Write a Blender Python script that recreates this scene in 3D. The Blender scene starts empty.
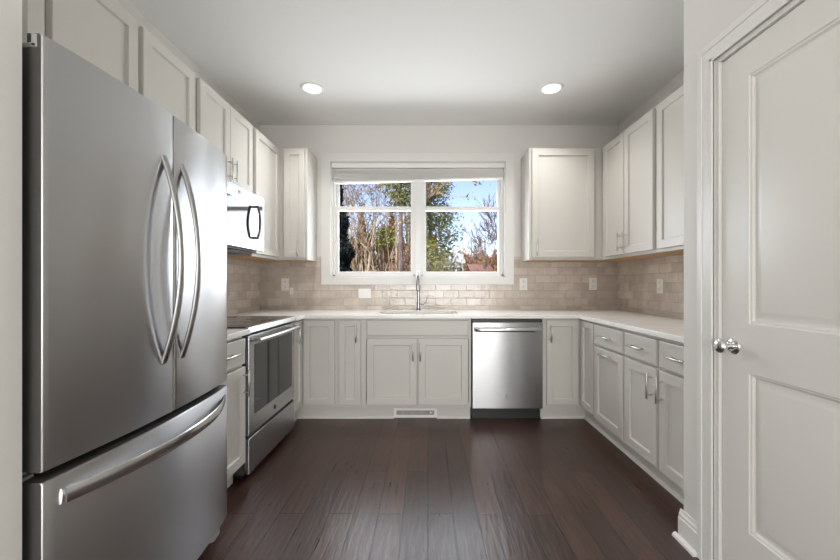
import bpy, bmesh, math, random
from mathutils import Vector, Matrix
PI = math.pi
S = bpy.context.scene
C = S.collection

# ------------------------------------------------------------------ camera, sky, sun, big lights, exposure
cd = bpy.data.cameras.new('camera'); cam = bpy.data.objects.new('camera', cd); C.objects.link(cam)
cam.location = (0, 0, 1.185); cam.rotation_euler = (PI/2, 0, 0)
cd.sensor_width = 36; cd.lens = 36*365/840
cd.shift_x = -8.1/840; cd.shift_y = 3.4/840
cd.clip_start = .02; cd.clip_end = 500
S.camera = cam
S.view_settings.view_transform = 'Standard'; S.view_settings.look = 'None'
S.view_settings.gamma = 1; S.view_settings.use_curve_mapping = False
S.view_settings.exposure = 0.07
S.cycles.use_denoising = True
S.cycles.max_bounces = 10; S.cycles.diffuse_bounces = 6; S.cycles.glossy_bounces = 5
S.cycles.transparent_max_bounces = 24; S.cycles.sample_clamp_indirect = 6

W = bpy.data.worlds.new('sky'); S.world = W; W.use_nodes = True
wn = W.node_tree.nodes; wl = W.node_tree.links
sky = wn.new('ShaderNodeTexSky'); sky.sky_type = 'NISHITA'; sky.sun_disc = False
sky.sun_elevation = math.radians(38); sky.sun_rotation = math.radians(200)
sky.air_density = 1.0; sky.dust_density = .6; sky.ozone_density = 1.2
wn['Background'].inputs['Strength'].default_value = .23
tint = wn.new('ShaderNodeMixRGB'); tint.blend_type = 'MULTIPLY'; tint.inputs[0].default_value = 1; tint.inputs[2].default_value = (1.05, .93, 1.02, 1)
wl.new(sky.outputs[0], tint.inputs[1]); wl.new(tint.outputs[0], wn['Background'].inputs[0])

def light(name, kind, loc, rot, power, color=(1, 1, 1), **kw):
    l = bpy.data.lights.new(name, kind); l.energy = power; l.color = color
    for k, v in kw.items(): setattr(l, k, v)
    o = bpy.data.objects.new(name, l); C.objects.link(o); o.location = loc; o.rotation_euler = rot
    return o
light('sun', 'SUN', (0, -20, 30), (math.radians(52), 0, math.radians(-28)), 4.2, (1, .95, .87), angle=.01)
# daylight of the kitchen window and of the tall glass doors at the far end of the open room behind
light('window_daylight', 'AREA', (-.1, 3.99, 1.71), (-PI/2-.1, 0, 0), 38, (.94, .97, 1), shape='RECTANGLE', size=1.75, size_y=.9)
light('glass_door_daylight', 'AREA', (.6, -5.85, 1.3), (PI/2+.12, 0, 0), 245, (.97, .98, 1), shape='RECTANGLE', size=4.0, size_y=2.3)
light('fill_light_left', 'AREA', (-3.9, -2.6, 1.5), (PI/2+.3, 0, -PI/2), 85, (.97, .98, 1), shape='RECTANGLE', size=3.0, size_y=1.7)  # fill lamp added out of view; the left wall has no window
light('fill_light_right', 'AREA', (4.4, -2.6, 1.5), (PI/2+.5, 0, PI/2), 20, (.97, .98, 1), shape='RECTANGLE', size=3.0, size_y=1.7)  # weaker added fill from the right, tilted up; no window there either

# ------------------------------------------------------------------ materials
def mat(name, col, rough=.5, metal=0, **kw):
    m = bpy.data.materials.new(name); m.use_nodes = True
    b = m.node_tree.nodes['Principled BSDF']
    b.inputs['Base Color'].default_value = (*col, 1); b.inputs['Roughness'].default_value = rough; b.inputs['Metallic'].default_value = metal
    for k, v in kw.items(): b.inputs[k].default_value = v
    return m
def nd(m, t, **kw):
    n = m.node_tree.nodes.new(t)
    for k, v in kw.items(): setattr(n, k, v)
    return n
def lk(m, a, b): m.node_tree.links.new(a, b)
def bsdf(m): return m.node_tree.nodes['Principled BSDF']
def noise_bump(m, scale, strength, dist=.002, stretch=(1, 1, 1), detail=3):
    tc = nd(m, 'ShaderNodeTexCoord'); mp = nd(m, 'ShaderNodeMapping'); mp.inputs['Scale'].default_value = stretch
    no = nd(m, 'ShaderNodeTexNoise'); no.inputs['Scale'].default_value = scale; no.inputs['Detail'].default_value = detail
    bu = nd(m, 'ShaderNodeBump'); bu.inputs['Strength'].default_value = strength; bu.inputs['Distance'].default_value = dist
    lk(m, tc.outputs['Object'], mp.inputs[0]); lk(m, mp.outputs[0], no.inputs[0]); lk(m, no.outputs[0], bu.inputs['Height']); lk(m, bu.outputs[0], bsdf(m).inputs['Normal'])
    return no
def ramp(m, fac, stops):
    r = nd(m, 'ShaderNodeValToRGB'); e = r.color_ramp.elements
    while len(e) < len(stops): e.new(.5)
    for i, (p, c) in enumerate(stops): e[i].position = p; e[i].color = (*c, 1)
    lk(m, fac, r.inputs[0]); return r

M = {}
M['wall'] = mat('wall_paint', (.69, .675, .645), .6); noise_bump(M['wall'], 260, .08, .0006)
M['ceiling'] = mat('ceiling_paint', (.82, .815, .80), .7); noise_bump(M['ceiling'], 180, .1, .0008)
M['paint'] = mat('cabinet_paint', (.60, .58, .54), .38); noise_bump(M['paint'], 500, .03, .0003)
M['trim'] = mat('white_trim_paint', (.72, .71, .685), .35)
M['door'] = mat('door_paint', (.70, .685, .65), .35)
M['bounce_floor'] = mat('pale_bounce_floor', (.62, .58, .52), .9)  # kept pale to reflect light upwards from the unseen rear floor
M['vinyl'] = mat('white_vinyl', (.80, .79, .775), .3)
M['nickel'] = mat('satin_nickel', (.62, .60, .57), .28, 1)
M['chrome'] = mat('chrome', (.78, .78, .78), .07, 1); M['faucet'] = mat('faucet_chrome', (.36, .36, .365), .16, 1)
M['dark'] = mat('fridge_side_paint', (.085, .082, .078), .42, .3)
M['blackglass'] = mat('black_glass', (.018, .018, .019), .05, 0, **{'Specular IOR Level': .75})
M['black'] = mat('black_plastic', (.02, .02, .02), .4)
M['greyplastic'] = mat('grey_plastic', (.34, .34, .34), .4)
M['white'] = mat('white_plastic', (.82, .81, .78), .35)
M['slot'] = mat('socket_slot', (.06, .06, .06), .6)
M['shadowgap'] = mat('dark_vent_inside', (.12, .12, .12), .7)
def steel(name, col, rough, aniso=.85):
    m = mat(name, col, rough, 1); b = bsdf(m)
    b.inputs['Anisotropic'].default_value = aniso; b.inputs['Anisotropic Rotation'].default_value = .25
    t = nd(m, 'ShaderNodeTangent', direction_type='RADIAL', axis='Z'); lk(m, t.outputs[0], b.inputs['Tangent'])
    tc = nd(m, 'ShaderNodeTexCoord'); mp = nd(m, 'ShaderNodeMapping'); mp.inputs['Scale'].default_value = (2, 2, 420)
    no = nd(m, 'ShaderNodeTexNoise'); no.inputs['Scale'].default_value = 3; no.inputs['Detail'].default_value = 4
    mr = nd(m, 'ShaderNodeMapRange'); mr.inputs['To Min'].default_value = rough-.02; mr.inputs['To Max'].default_value = rough+.02
    lk(m, tc.outputs['Object'], mp.inputs[0]); lk(m, mp.outputs[0], no.inputs[0]); lk(m, no.outputs[0], mr.inputs[0]); lk(m, mr.outputs[0], b.inputs['Roughness'])
    return m
M['steel'] = steel('brushed_stainless_steel', (.46, .46, .46), .25)
M['fridge_steel'] = steel('fridge_stainless_steel', (.545, .545, .55), .30, .94)
M['handle_steel'] = steel('handle_stainless_steel', (.42, .415, .41), .30, .3)
M['steel2'] = steel('polished_stainless_steel', (.66, .655, .65), .2, .4)
# raw maple underside
m = M['maple'] = mat('raw_maple', (.50, .31, .16), .5)
# quartz
m = M['quartz'] = mat('white_quartz', (.75, .73, .69), .16)
tc = nd(m, 'ShaderNodeTexCoord'); n1 = nd(m, 'ShaderNodeTexNoise'); n1.inputs['Scale'].default_value = 90; n1.inputs['Detail'].default_value = 5
n2 = nd(m, 'ShaderNodeTexNoise'); n2.inputs['Scale'].default_value = 6; n2.inputs['Detail'].default_value = 6
lk(m, tc.outputs['Object'], n1.inputs[0]); lk(m, tc.outputs['Object'], n2.inputs[0])
r1 = ramp(m, n1.outputs[0], [(.26, (.58, .54, .49)), (.37, (.93, .92, .90))]); r2 = ramp(m, n2.outputs[0], [(.35, (.95, .93, .90)), (.6, (1, 1, 1))])
mx = nd(m, 'ShaderNodeMixRGB', blend_type='MULTIPLY'); mx.inputs[0].default_value = 1
lk(m, r1.outputs[0], mx.inputs[1]); lk(m, r2.outputs[0], mx.inputs[2]); lk(m, mx.outputs[0], bsdf(m).inputs['Base Color'])
# glazed subway tile; axis: which object axis runs along the course
def tile(name, axis):
    m = mat(name, (.5, .45, .4), .1)
    tc = nd(m, 'ShaderNodeTexCoord'); sp = nd(m, 'ShaderNodeSeparateXYZ'); cb = nd(m, 'ShaderNodeCombineXYZ')
    lk(m, tc.outputs['Object'], sp.inputs[0]); lk(m, sp.outputs[axis], cb.inputs[0]); lk(m, sp.outputs[2], cb.inputs[1])
    br = nd(m, 'ShaderNodeTexBrick'); br.inputs['Scale'].default_value = 1; br.inputs['Brick Width'].default_value = .158; br.inputs['Row Height'].default_value = .0795
    br.inputs['Mortar Size'].default_value = .0026; br.inputs['Mortar Smooth'].default_value = .3; br.inputs['Bias'].default_value = 0
    br.inputs['Color1'].default_value = (.52, .455, .395, 1); br.inputs['Color2'].default_value = (.66, .60, .535, 1); br.inputs['Mortar'].default_value = (.47, .42, .365, 1)
    lk(m, cb.outputs[0], br.inputs['Vector'])
    no = nd(m, 'ShaderNodeTexNoise'); no.inputs['Scale'].default_value = 9; no.inputs['Detail'].default_value = 4; lk(m, tc.outputs['Object'], no.inputs[0])
    rr = ramp(m, no.outputs[0], [(.3, (.86, .85, .84)), (.7, (1.08, 1.07, 1.06))])
    mx = nd(m, 'ShaderNodeMixRGB', blend_type='MULTIPLY'); mx.inputs[0].default_value = 1
    lk(m, br.outputs['Color'], mx.inputs[1]); lk(m, rr.outputs[0], mx.inputs[2]); lk(m, mx.outputs[0], bsdf(m).inputs['Base Color'])
    n2 = nd(m, 'ShaderNodeTexNoise'); n2.inputs['Scale'].default_value = 26; n2.inputs['Detail'].default_value = 2; lk(m, tc.outputs['Object'], n2.inputs[0])
    b1 = nd(m, 'ShaderNodeBump'); b1.inputs['Strength'].default_value = .8; b1.inputs['Distance'].default_value = .0028; lk(m, n2.outputs[0], b1.inputs['Height'])
    b2 = nd(m, 'ShaderNodeBump', invert=True); b2.inputs['Strength'].default_value = 1; b2.inputs['Distance'].default_value = .0015
    lk(m, br.outputs['Fac'], b2.inputs['Height']); lk(m, b1.outputs[0], b2.inputs['Normal']); lk(m, b2.outputs[0], bsdf(m).inputs['Normal'])
    mr = nd(m, 'ShaderNodeMapRange'); mr.inputs['To Min'].default_value = .1; mr.inputs['To Max'].default_value = .7
    lk(m, br.outputs['Fac'], mr.inputs[0]); lk(m, mr.outputs[0], bsdf(m).inputs['Roughness'])
    return m
M['tile_x'] = tile('glazed_tile_back', 0); M['tile_y'] = tile('glazed_tile_side', 1)
# dark hand-scraped plank floor, boards running towards the window
m = M['floor'] = mat('espresso_plank', (.04, .025, .02), .3, 0, **{'Specular IOR Level': .7})
tc = nd(m, 'ShaderNodeTexCoord'); sp = nd(m, 'ShaderNodeSeparateXYZ'); cb = nd(m, 'ShaderNodeCombineXYZ')
lk(m, tc.outputs['Object'], sp.inputs[0]); lk(m, sp.outputs[1], cb.inputs[0]); lk(m, sp.outputs[0], cb.inputs[1])
br = nd(m, 'ShaderNodeTexBrick'); br.offset = .37; br.offset_frequency = 2
br.inputs['Scale'].default_value = 1; br.inputs['Brick Width'].default_value = 1.15; br.inputs['Row Height'].default_value = .128
br.inputs['Mortar Size'].default_value = .0032; br.inputs['Mortar Smooth'].default_value = .2; br.inputs['Bias'].default_value = -.1
br.inputs['Color1'].default_value = (.034, .0155, .0105, 1); br.inputs['Color2'].default_value = (.072, .035, .025, 1); br.inputs['Mortar'].default_value = (.006, .004, .003, 1)
lk(m, cb.outputs[0], br.inputs['Vector'])
mp = nd(m, 'ShaderNodeMapping'); mp.inputs['Scale'].default_value = (14, .9, 1); lk(m, tc.outputs['Object'], mp.inputs[0])
no = nd(m, 'ShaderNodeTexNoise'); no.inputs['Scale'].default_value = 5; no.inputs['Detail'].default_value = 7; no.inputs['Roughness'].default_value = .65; lk(m, mp.outputs[0], no.inputs[0])
rr = ramp(m, no.outputs[0], [(.3, (.45, .42, .4)), (.72, (1.6, 1.5, 1.42))])
mx = nd(m, 'ShaderNodeMixRGB', blend_type='MULTIPLY'); mx.inputs[0].default_value = 1
lk(m, br.outputs['Color'], mx.inputs[1]); lk(m, rr.outputs[0], mx.inputs[2]); lk(m, mx.outputs[0], bsdf(m).inputs['Base Color'])
mp2 = nd(m, 'ShaderNodeMapping'); mp2.inputs['Scale'].default_value = (12, 1.6, 1); lk(m, tc.outputs['Object'], mp2.inputs[0])
n2 = nd(m, 'ShaderNodeTexNoise'); n2.inputs['Scale'].default_value = 3.4; n2.inputs['Detail'].default_value = 5; lk(m, mp2.outputs[0], n2.inputs[0])
b1 = nd(m, 'ShaderNodeBump'); b1.inputs['Strength'].default_value = .6; b1.inputs['Distance'].default_value = .0035; lk(m, n2.outputs[0], b1.inputs['Height'])
b2 = nd(m, 'ShaderNodeBump', invert=True); b2.inputs['Strength'].default_value = .8; b2.inputs['Distance'].default_value = .0015
lk(m, br.outputs['Fac'], b2.inputs['Height']); lk(m, b1.outputs[0], b2.inputs['Normal']); lk(m, b2.outputs[0], bsdf(m).inputs['Normal'])
mr = nd(m, 'ShaderNodeMapRange'); mr.inputs['To Min'].default_value = .18; mr.inputs['To Max'].default_value = .46; lk(m, no.outputs[0], mr.inputs[0]); lk(m, mr.outputs[0], bsdf(m).inputs['Roughness'])
# window glass: clear with a fresnel sheen
m = M['glass'] = bpy.data.materials.new('window_glass'); m.use_nodes = True; m.node_tree.nodes.clear()
out = nd(m, 'ShaderNodeOutputMaterial'); tr = nd(m, 'ShaderNodeBsdfTransparent'); gl = nd(m, 'ShaderNodeBsdfGlossy'); gl.inputs['Roughness'].default_value = .01
fr = nd(m, 'ShaderNodeFresnel'); fr.inputs[0].default_value = 1.12; ms = nd(m, 'ShaderNodeMixShader')
tr.inputs[0].default_value = (.97, .98, .98, 1)
lk(m, fr.outputs[0], ms.inputs[0]); lk(m, tr.outputs[0], ms.inputs[1]); lk(m, gl.outputs[0], ms.inputs[2]); lk(m, ms.outputs[0], out.inputs[0])
def emis(name, col, st):
    m = mat(name, (.9, .9, .9), .4); b = bsdf(m); b.inputs['Emission Color'].default_value = (*col, 1); b.inputs['Emission Strength'].default_value = st; return m
M['lamp'] = emis('lamp_lens', (1, .96, .9), 4)
def vari(name, cols, scale, rough=.8):
    m = mat(name, cols[0], rough); tc = nd(m, 'ShaderNodeTexCoord'); no = nd(m, 'ShaderNodeTexNoise'); no.inputs['Scale'].default_value = scale; no.inputs['Detail'].default_value = 4
    lk(m, tc.outputs['Object'], no.inputs[0]); n = len(cols)
    r = ramp(m, no.outputs[0], [(.32+.36*i/(n-1), c) for i, c in enumerate(cols)]); lk(m, r.outputs[0], bsdf(m).inputs['Base Color']); return m
M['bark'] = vari('pale_bark', [(.20, .14, .09), (.40, .31, .21), (.58, .49, .38)], 3)
M['bark_dark'] = vari('grey_brown_bark', [(.13, .09, .075), (.26, .19, .16)], 3)
M['leaf_tan'] = vari('dry_tan_leaves', [(.27, .14, .055), (.52, .33, .15), (.72, .56, .36)], 1.6)
M['leaf_rust'] = vari('rust_leaves', [(.20, .085, .035), (.42, .21, .09), (.56, .37, .20)], 1.2)
M['leaf_pine'] = vari('pine_green', [(.04, .08, .03), (.20, .25, .06), (.46, .43, .11)], 1.1)
M['leaf_olive'] = vari('olive_leaves', [(.10, .10, .04), (.24, .22, .08), (.36, .28, .12)], .9)
M['leaf_yellow'] = vari('yellow_green_leaves', [(.16, .22, .04), (.42, .44, .08)], 1.2)
M['leaf_dark'] = vari('dark_evergreen', [(.006, .012, .010), (.02, .032, .024)], 2)
M['lawn'] = vari('winter_lawn', [(.16, .13, .07), (.26, .22, .12)], .5)
M['roof_pale'] = mat('pale_roof', (.62, .60, .58), .7); M['roof_red'] = mat('red_brown_roof', (.33, .15, .10), .8)
M['siding'] = mat('pale_siding', (.72, .70, .66), .7); M['brick_far'] = mat('far_brick', (.42, .22, .15), .8)

# ------------------------------------------------------------------ mesh helpers
MW = {}                       # object name -> matrix of its local frame
def wm(o): return MW.get(o.name, Matrix.Identity(4))
def root(name, label, cat, loc=(0, 0, 0), rz=0, group=None, kind=None):
    o = bpy.data.objects.new(name, None); C.objects.link(o); o.empty_display_size = .05
    o.location = loc; o.rotation_euler = (0, 0, rz)
    MW[o.name] = Matrix.Translation(loc) @ Matrix.Rotation(rz, 4, 'Z')
    tag(o, label, cat, group, kind); return o
def tag(o, label=None, cat=None, group=None, kind=None):
    if label: o['label'] = label
    if cat: o['category'] = cat
    if group: o['group'] = group
    if kind: o['kind'] = kind
    return o
def link(name, bm, mats, parent=None, world=False, smooth=None, loc=None, rot=None, label=None):
    """bmesh -> ONE object. world=True: vertices are in world space and are brought into the parent's frame."""
    if world and parent is not None: bm.transform(wm(parent).inverted())
    me = bpy.data.meshes.new(name)
    bmesh.ops.recalc_face_normals(bm, faces=bm.faces) if smooth != 'keep' else None
    bm.to_mesh(me); bm.free()
    for mm in (mats if isinstance(mats, (list, tuple)) else [mats]): me.materials.append(mm if not isinstance(mm, str) else M[mm])
    if smooth is not None and smooth != 'keep':
        me.polygons.foreach_set('use_smooth', [True]*len(me.polygons)); me.set_sharp_from_angle(angle=math.radians(smooth))
    o = bpy.data.objects.new(name, me); C.objects.link(o)
    if loc is not None: o.location = loc
    if rot is not None: o.rotation_euler = rot
    if parent is not None:
        o.parent = parent; MW[o.name] = wm(parent) @ (Matrix.Translation(loc) if loc is not None else Matrix.Identity(4))
    if label: o['label'] = label
    return o
def inst(name, src, parent, loc, rot=(0, 0, 0)):
    o = bpy.data.objects.new(name, src); C.objects.link(o); o.parent = parent; o.location = loc; o.rotation_euler = rot; return o
def merge(bm, other, mi=0):
    vs = [bm.verts.new(v.co) for v in other.verts]; other.verts.index_update()
    for f in other.faces:
        try: g = bm.faces.new([vs[v.index] for v in f.verts]); g.material_index = mi
        except ValueError: pass
    other.free()
def box(bm, x0, x1, y0, y1, z0, z1, bev=0, mi=0, seg=2):
    if bev <= 0:
        v = [bm.verts.new((x, y, z)) for x in (x0, x1) for y in (y0, y1) for z in (z0, z1)]
        for q in ((0, 1, 3, 2), (4, 6, 7, 5), (0, 4, 5, 1), (2, 3, 7, 6), (0, 2, 6, 4), (1, 5, 7, 3)):
            f = bm.faces.new([v[i] for i in q]); f.material_index = mi
        return
    t = bmesh.new(); box(t, x0, x1, y0, y1, z0, z1)
    bmesh.ops.bevel(t, geom=t.edges[:], offset=bev, segments=seg, affect='EDGES', profile=.5)
    merge(bm, t, mi)
def newbox(*a, **k):
    bm = bmesh.new(); box(bm, *a, **k); return bm
def tube(bm, pts, r, n=12, cap=True, flat=1.0, up=None, mi=0):
    """swept round or flattened tube; r a number or a list; flat scales the second section axis"""
    pts = [Vector(p) for p in pts]; rs = r if isinstance(r, (list, tuple)) else [r]*len(pts)
    rings = []; u = Vector(up) if up else None
    for i, p in enumerate(pts):
        t = (pts[min(i+1, len(pts)-1)]-pts[max(i-1, 0)]).normalized()
        if u is None: u = t.orthogonal().normalized()
        u = (u - t*u.dot(t)).normalized(); w = t.cross(u)
        rings.append([bm.verts.new(p+u*(math.cos(2*PI*k/n)*rs[i])+w*(math.sin(2*PI*k/n)*rs[i]*flat)) for k in range(n)])
    for a, b in zip(rings, rings[1:]):
        for k in range(n):
            f = bm.faces.new((a[k], a[(k+1) % n], b[(k+1) % n], b[k])); f.material_index = mi
    if cap and n > 2:
        for rr_ in (rings[0], rings[-1]):
            f = bm.faces.new(rr_); f.material_index = mi
def lathe(bm, prof, n=24, axis='Z', at=(0, 0, 0), mi=0):
    """profile of (radius, height) revolved about an axis through AT"""
    rings = []
    for (r, h) in prof:
        ring = []
        for k in range(n):
            a, b = math.cos(2*PI*k/n)*r, math.sin(2*PI*k/n)*r
            p = {'Z': (a, b, h), 'X': (h, a, b), 'Y': (a, h, b)}[axis]
            ring.append(bm.verts.new(Vector(p)+Vector(at)))
        rings.append(ring)
    for a, b in zip(rings, rings[1:]):
        for k in range(n):
            f = bm.faces.new((a[k], a[(k+1) % n], b[(k+1) % n], b[k])); f.material_index = mi
    for rg in (rings[0], rings[-1]):
        f = bm.faces.new(rg); f.material_index = mi
def rect_rings(bm, rings, mi=0):
    """rings of (x0,x1,y,z0,z1) joined to one skin facing -y, last one filled"""
    prev = None
    for (x0, x1, y, z0, z1) in rings:
        cur = [bm.verts.new(p) for p in ((x0, y, z0), (x1, y, z0), (x1, y, z1), (x0, y, z1))]
        if prev:
            for k in range(4):
                f = bm.faces.new((prev[k], prev[(k+1) % 4], cur[(k+1) % 4], cur[k])); f.material_index = mi
        prev = cur
    f = bm.faces.new(prev); f.material_index = mi

# ------------------------------------------------------------------ room
XL, XR, YB, CEIL = -1.737, 1.96, 3.77, 2.82
def struct(name, bm, m, smooth=None):
    return tag(link(name, bm, m, smooth=smooth), kind='structure')
struct('floor', newbox(-4.2, 4.7, -6.2, YB+.2, -.1, 0), 'floor')
struct('floor_rear_bounce', newbox(-4.04, 4.54, -5.99, -.6, -.002, .012), 'bounce_floor')  # unseen pale layer added to bounce light onto the ceiling
struct('ceiling', newbox(-4.2, 4.7, -6.2, YB+.2, CEIL, CEIL+.15), 'ceiling')
WX0, WX1, WZ0, WZ1 = -1.008, .80, 1.246, 2.44        # window opening
bm = bmesh.new()
box(bm, XL-.2, WX0, YB, YB+.18, 0, CEIL); box(bm, WX1, XR+.2, YB, YB+.18, 0, CEIL)
box(bm, WX0, WX1, YB, YB+.18, 0, WZ0); box(bm, WX0, WX1, YB, YB+.18, WZ1, CEIL)
struct('wall_back', bm, 'wall')
struct('wall_left', newbox(XL-.15, XL, .73, YB, 0, CEIL), 'wall')
struct('wall_right', newbox(XR, XR+.15, 1.685, YB, 0, CEIL), 'wall')
# short wall in front of the refrigerator
struct('wall_near_left', newbox(-4.1, -.95, .70, .854, 0, CEIL), 'wall')
# pantry block, door opening in its face
PX = 1.18; DY0, DY1, DZ = .905, 1.482, 2.082
bm = bmesh.new()
box(bm, PX, PX+.115, DY1+.0141, 1.685, 0, CEIL); box(bm, PX, PX+.115, .2, DY0-.0141, 0, CEIL); box(bm, PX, PX+.115, DY0-.0141, DY1+.0141, DZ+.0141, CEIL)
box(bm, PX+.115, XR, 1.585, 1.685, 0, CEIL); box(bm, PX+.115, 4.6, .2, .3, 0, CEIL)
struct('wall_pantry', bm, 'wall')
# open room behind the camera
struct('wall_far_left', newbox(-4.2, -4.05, -6.2, .85, 0, CEIL), 'wall')
struct('wall_far_right', newbox(4.55, 4.7, -6.2, .3, 0, CEIL), 'wall')
struct('wall_rear', newbox(-4.2, 4.7, -6.2, -6.0, 0, CEIL), 'wall')

# backsplash tiles (1.46 m high beside the window)
TZ = 1.462
bm = bmesh.new(); y0 = YB-.009
box(bm, XL, -1.10, y0, YB, .9, TZ); box(bm, .883, XR, y0, YB, .9, TZ); box(bm, -1.10, .883, y0, YB, .9, 1.173)
struct('trim_1', bm, 'tile_x')
struct('trim_2', newbox(XL, XL+.009, 1.75, y0, .9, TZ), 'tile_y')
struct('trim_3', newbox(XR-.009, XR, 1.69, y0, .9, TZ), 'tile_y')

# window: casing, jambs, two double-hung units
win = root('window_1', 'wide white double window with four panes above the sink', 'window', (-.1, YB, 1.2), kind='structure')
def part(name, bm, m, parent, **k): return link(name, bm, m, parent, world=True, **k)
CX0, CX1, CZ0, CZ1 = -1.10, .883, 1.172, 2.525
bm = bmesh.new()
box(bm, CX0, WX0+.004, YB-.02, YB, CZ0, CZ1, .003); box(bm, WX1-.004, CX1, YB-.02, YB, CZ0, CZ1, .003)
box(bm, WX0, WX1, YB-.02, YB, WZ1-.004, CZ1, .003); box(bm, WX0, WX1, YB-.02, YB, CZ0, WZ0+.004, .003)
part('casing', bm, 'trim', win)
bm = bmesh.new()
box(bm, WX0, WX0+.012, YB, YB+.15, WZ0, WZ1); box(bm, WX1-.012, WX1, YB, YB+.15, WZ0, WZ1)
box(bm, WX0, WX1, YB, YB+.15, WZ1-.012, WZ1); box(bm, WX0, WX1, YB, YB+.15, WZ0, WZ0+.012)
part('jamb', bm, 'trim', win)
bm = bmesh.new(); FY = YB+.06
xm = -.103
for (a, b) in ((WX0+.012, xm-.03), (xm+.03, WX1-.012)):
    box(bm, a, a+.022, FY, FY+.085, WZ0+.012, WZ1-.012, .003); box(bm, b-.022, b, FY, FY+.085, WZ0+.012, WZ1-.012, .003)
    box(bm, a, b, FY, FY+.085, WZ0+.012, WZ0+.034, .003); box(bm, a, b, FY, FY+.085, WZ1-.034, WZ1-.012, .003)
part('window_frame', bm, 'vinyl', win)
part('mullion', newbox(xm-.034, xm+.034, FY-.012, FY+.085, WZ0+.012, WZ1-.012, bev=.003), 'vinyl', win)
for (a, b) in ((WX0+.034, xm-.050), (xm+.050, WX1-.034)):
    # lower sash in front, upper sash behind
    for (z0, z1, yy, nm) in ((WZ0+.034, 1.995, FY+.012, 'lower_sash'), (1.955, WZ1-.034, FY+.046, 'upper_sash')):
        w = .030
        bm = bmesh.new()
        box(bm, a, a+w, yy, yy+.03, z0, z1, .003); box(bm, b-w, b, yy, yy+.03, z0, z1, .003)
        box(bm, a+w-.002, b-w+.002, yy, yy+.03, z0, z0+(.03 if nm == 'lower_sash' else .04), .003); box(bm, a+w-.002, b-w+.002, yy, yy+.03, z1-.04, z1, .003)
        s = part(nm, bm, 'vinyl', win)
        part('pane', newbox(a+w-.004, b-w+.004, yy+.012, yy+.017, z0+.026, z1-.036), 'glass', s)
# blind drawn up under the head of the window
bl = root('window_blind', 'white horizontal blind drawn up at the top of the window', 'blind', (-.1, YB, 2.4))
part('headrail', newbox(WX0+.016, WX1-.016, YB-.008, YB+.048, WZ1-.062, WZ1-.014, bev=.004), 'white', bl)
bm = bmesh.new()
for i in range(9):
    z = 2.364-.0085*i; tl = .0024*i
    v = [(WX0+.03, z-tl*2.2), (WX1-.03, z)]
    for (yy0, yy1) in ((YB-.004, YB+.046),):
        t = bmesh.new(); box(t, 0, v[1][0]-v[0][0], yy0, yy1, -.006, 0, .0015)
        for vt in t.verts:
            f = vt.co.x/(v[1][0]-v[0][0]); vt.co.x += v[0][0]; vt.co.z += v[0][1]+(v[1][1]-v[0][1])*f
        merge(bm, t)
part('slat_stack', bm, 'white', bl)
t = newbox(0, WX1-WX0-.06, YB-.006, YB+.048, -.02, 0, bev=.003)
for vt in t.verts:
    f = vt.co.x/(WX1-WX0-.06); vt.co.x += WX0+.03; vt.co.z += 2.288-.050*(1-f)
part('bottom_rail', t, 'white', bl)

# pantry door with casing
dr = root('door_1', 'pale two-panel pantry door with a polished knob', 'door', (PX, DY1, 0), -PI/2, kind='structure')   # local x runs towards the camera, -y into the kitchen
DW, DH = DY1-DY0-.006, DZ-.004
def door_slab(W_, H_, panels):
    bm = bmesh.new(); T = .035; y = 0.0
    xs = sorted({0, W_, *[p[0] for p in panels], *[p[1] for p in panels]}); zs = sorted({.012, H_, *[p[2] for p in panels], *[p[3] for p in panels]})
    isp = lambda x, z: any(p[0] < x < p[1] and p[2] < z < p[3] for p in panels)
    for i in range(len(xs)-1):
        for j in range(len(zs)-1):
            if not isp((xs[i]+xs[i+1])/2, (zs[j]+zs[j+1])/2):
                bm.faces.new([bm.verts.new(p) for p in ((xs[i], y, zs[j]), (xs[i+1], y, zs[j]), (xs[i+1], y, zs[j+1]), (xs[i], y, zs[j+1]))])
    for (a, b, c, d) in panels:
        R = lambda k, dy: (a+k, b-k, y+dy, c+k, d-k)
        rect_rings(bm, [R(0, 0), R(.004, .004), R(.009, .005), R(.016, .012), R(.022, .013), R(.028, .0125), R(.045, .004), R(.048, .0035)])
    for f in list(bm.faces): pass
    q = [bm.verts.new(p) for p in ((0, 0, .012), (W_, 0, .012), (W_, 0, H_), (0, 0, H_), (0, T, .012), (W_, T, .012), (W_, T, H_), (0, T, H_))]
    for k in ((0, 4, 5, 1), (1, 5, 6, 2), (2, 6, 7, 3), (3, 7, 4, 0), (4, 7, 6, 5)): bm.faces.new([q[i] for i in k])
    bmesh.ops.remove_doubles(bm, verts=bm.verts, dist=1e-5)
    return bm
sl = door_slab(DW, DH, [(.122, DW-.122, 1.034, 1.96), (.122, DW-.122, .255, .851)])
slab = link('door_panel', sl, 'door', dr, loc=(.003, .012, 0), smooth=30)
bm = bmesh.new()
JT = .014
box(bm, -JT, 0, .0, .113, 0, DZ+JT); box(bm, DY1-DY0, DY1-DY0+JT, 0, .113, 0, DZ+JT); box(bm, 0, DY1-DY0, 0, .113, DZ, DZ+JT)
link('door_jamb', bm, 'trim', dr)
bm = bmesh.new()
def cas(a, b, c, d, bev): box(bm, a, b, c, d, *bev[:2], bev[2])
wI, wO = .028, .108   # casing from just inside the opening edge outwards
for (a, b) in ((-.098, -.016), (DY1-DY0+.016, DY1-DY0+.098)):
    box(bm, a, b, -.014, 0, 0, DZ+.098, .004)
    box(bm, a+(0 if a < 0 else .055), a+(.027 if a < 0 else .082), -.0175, -.006, 0, DZ+.098, .003)
    box(bm, (b-.014 if a < 0 else a), (b if a < 0 else a+.014), -.0165, -.004, 0, DZ+.03, .0025)
box(bm, -.098, DY1-DY0+.098, -.0138, 0, DZ+.016, DZ+.098, .004)
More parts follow.
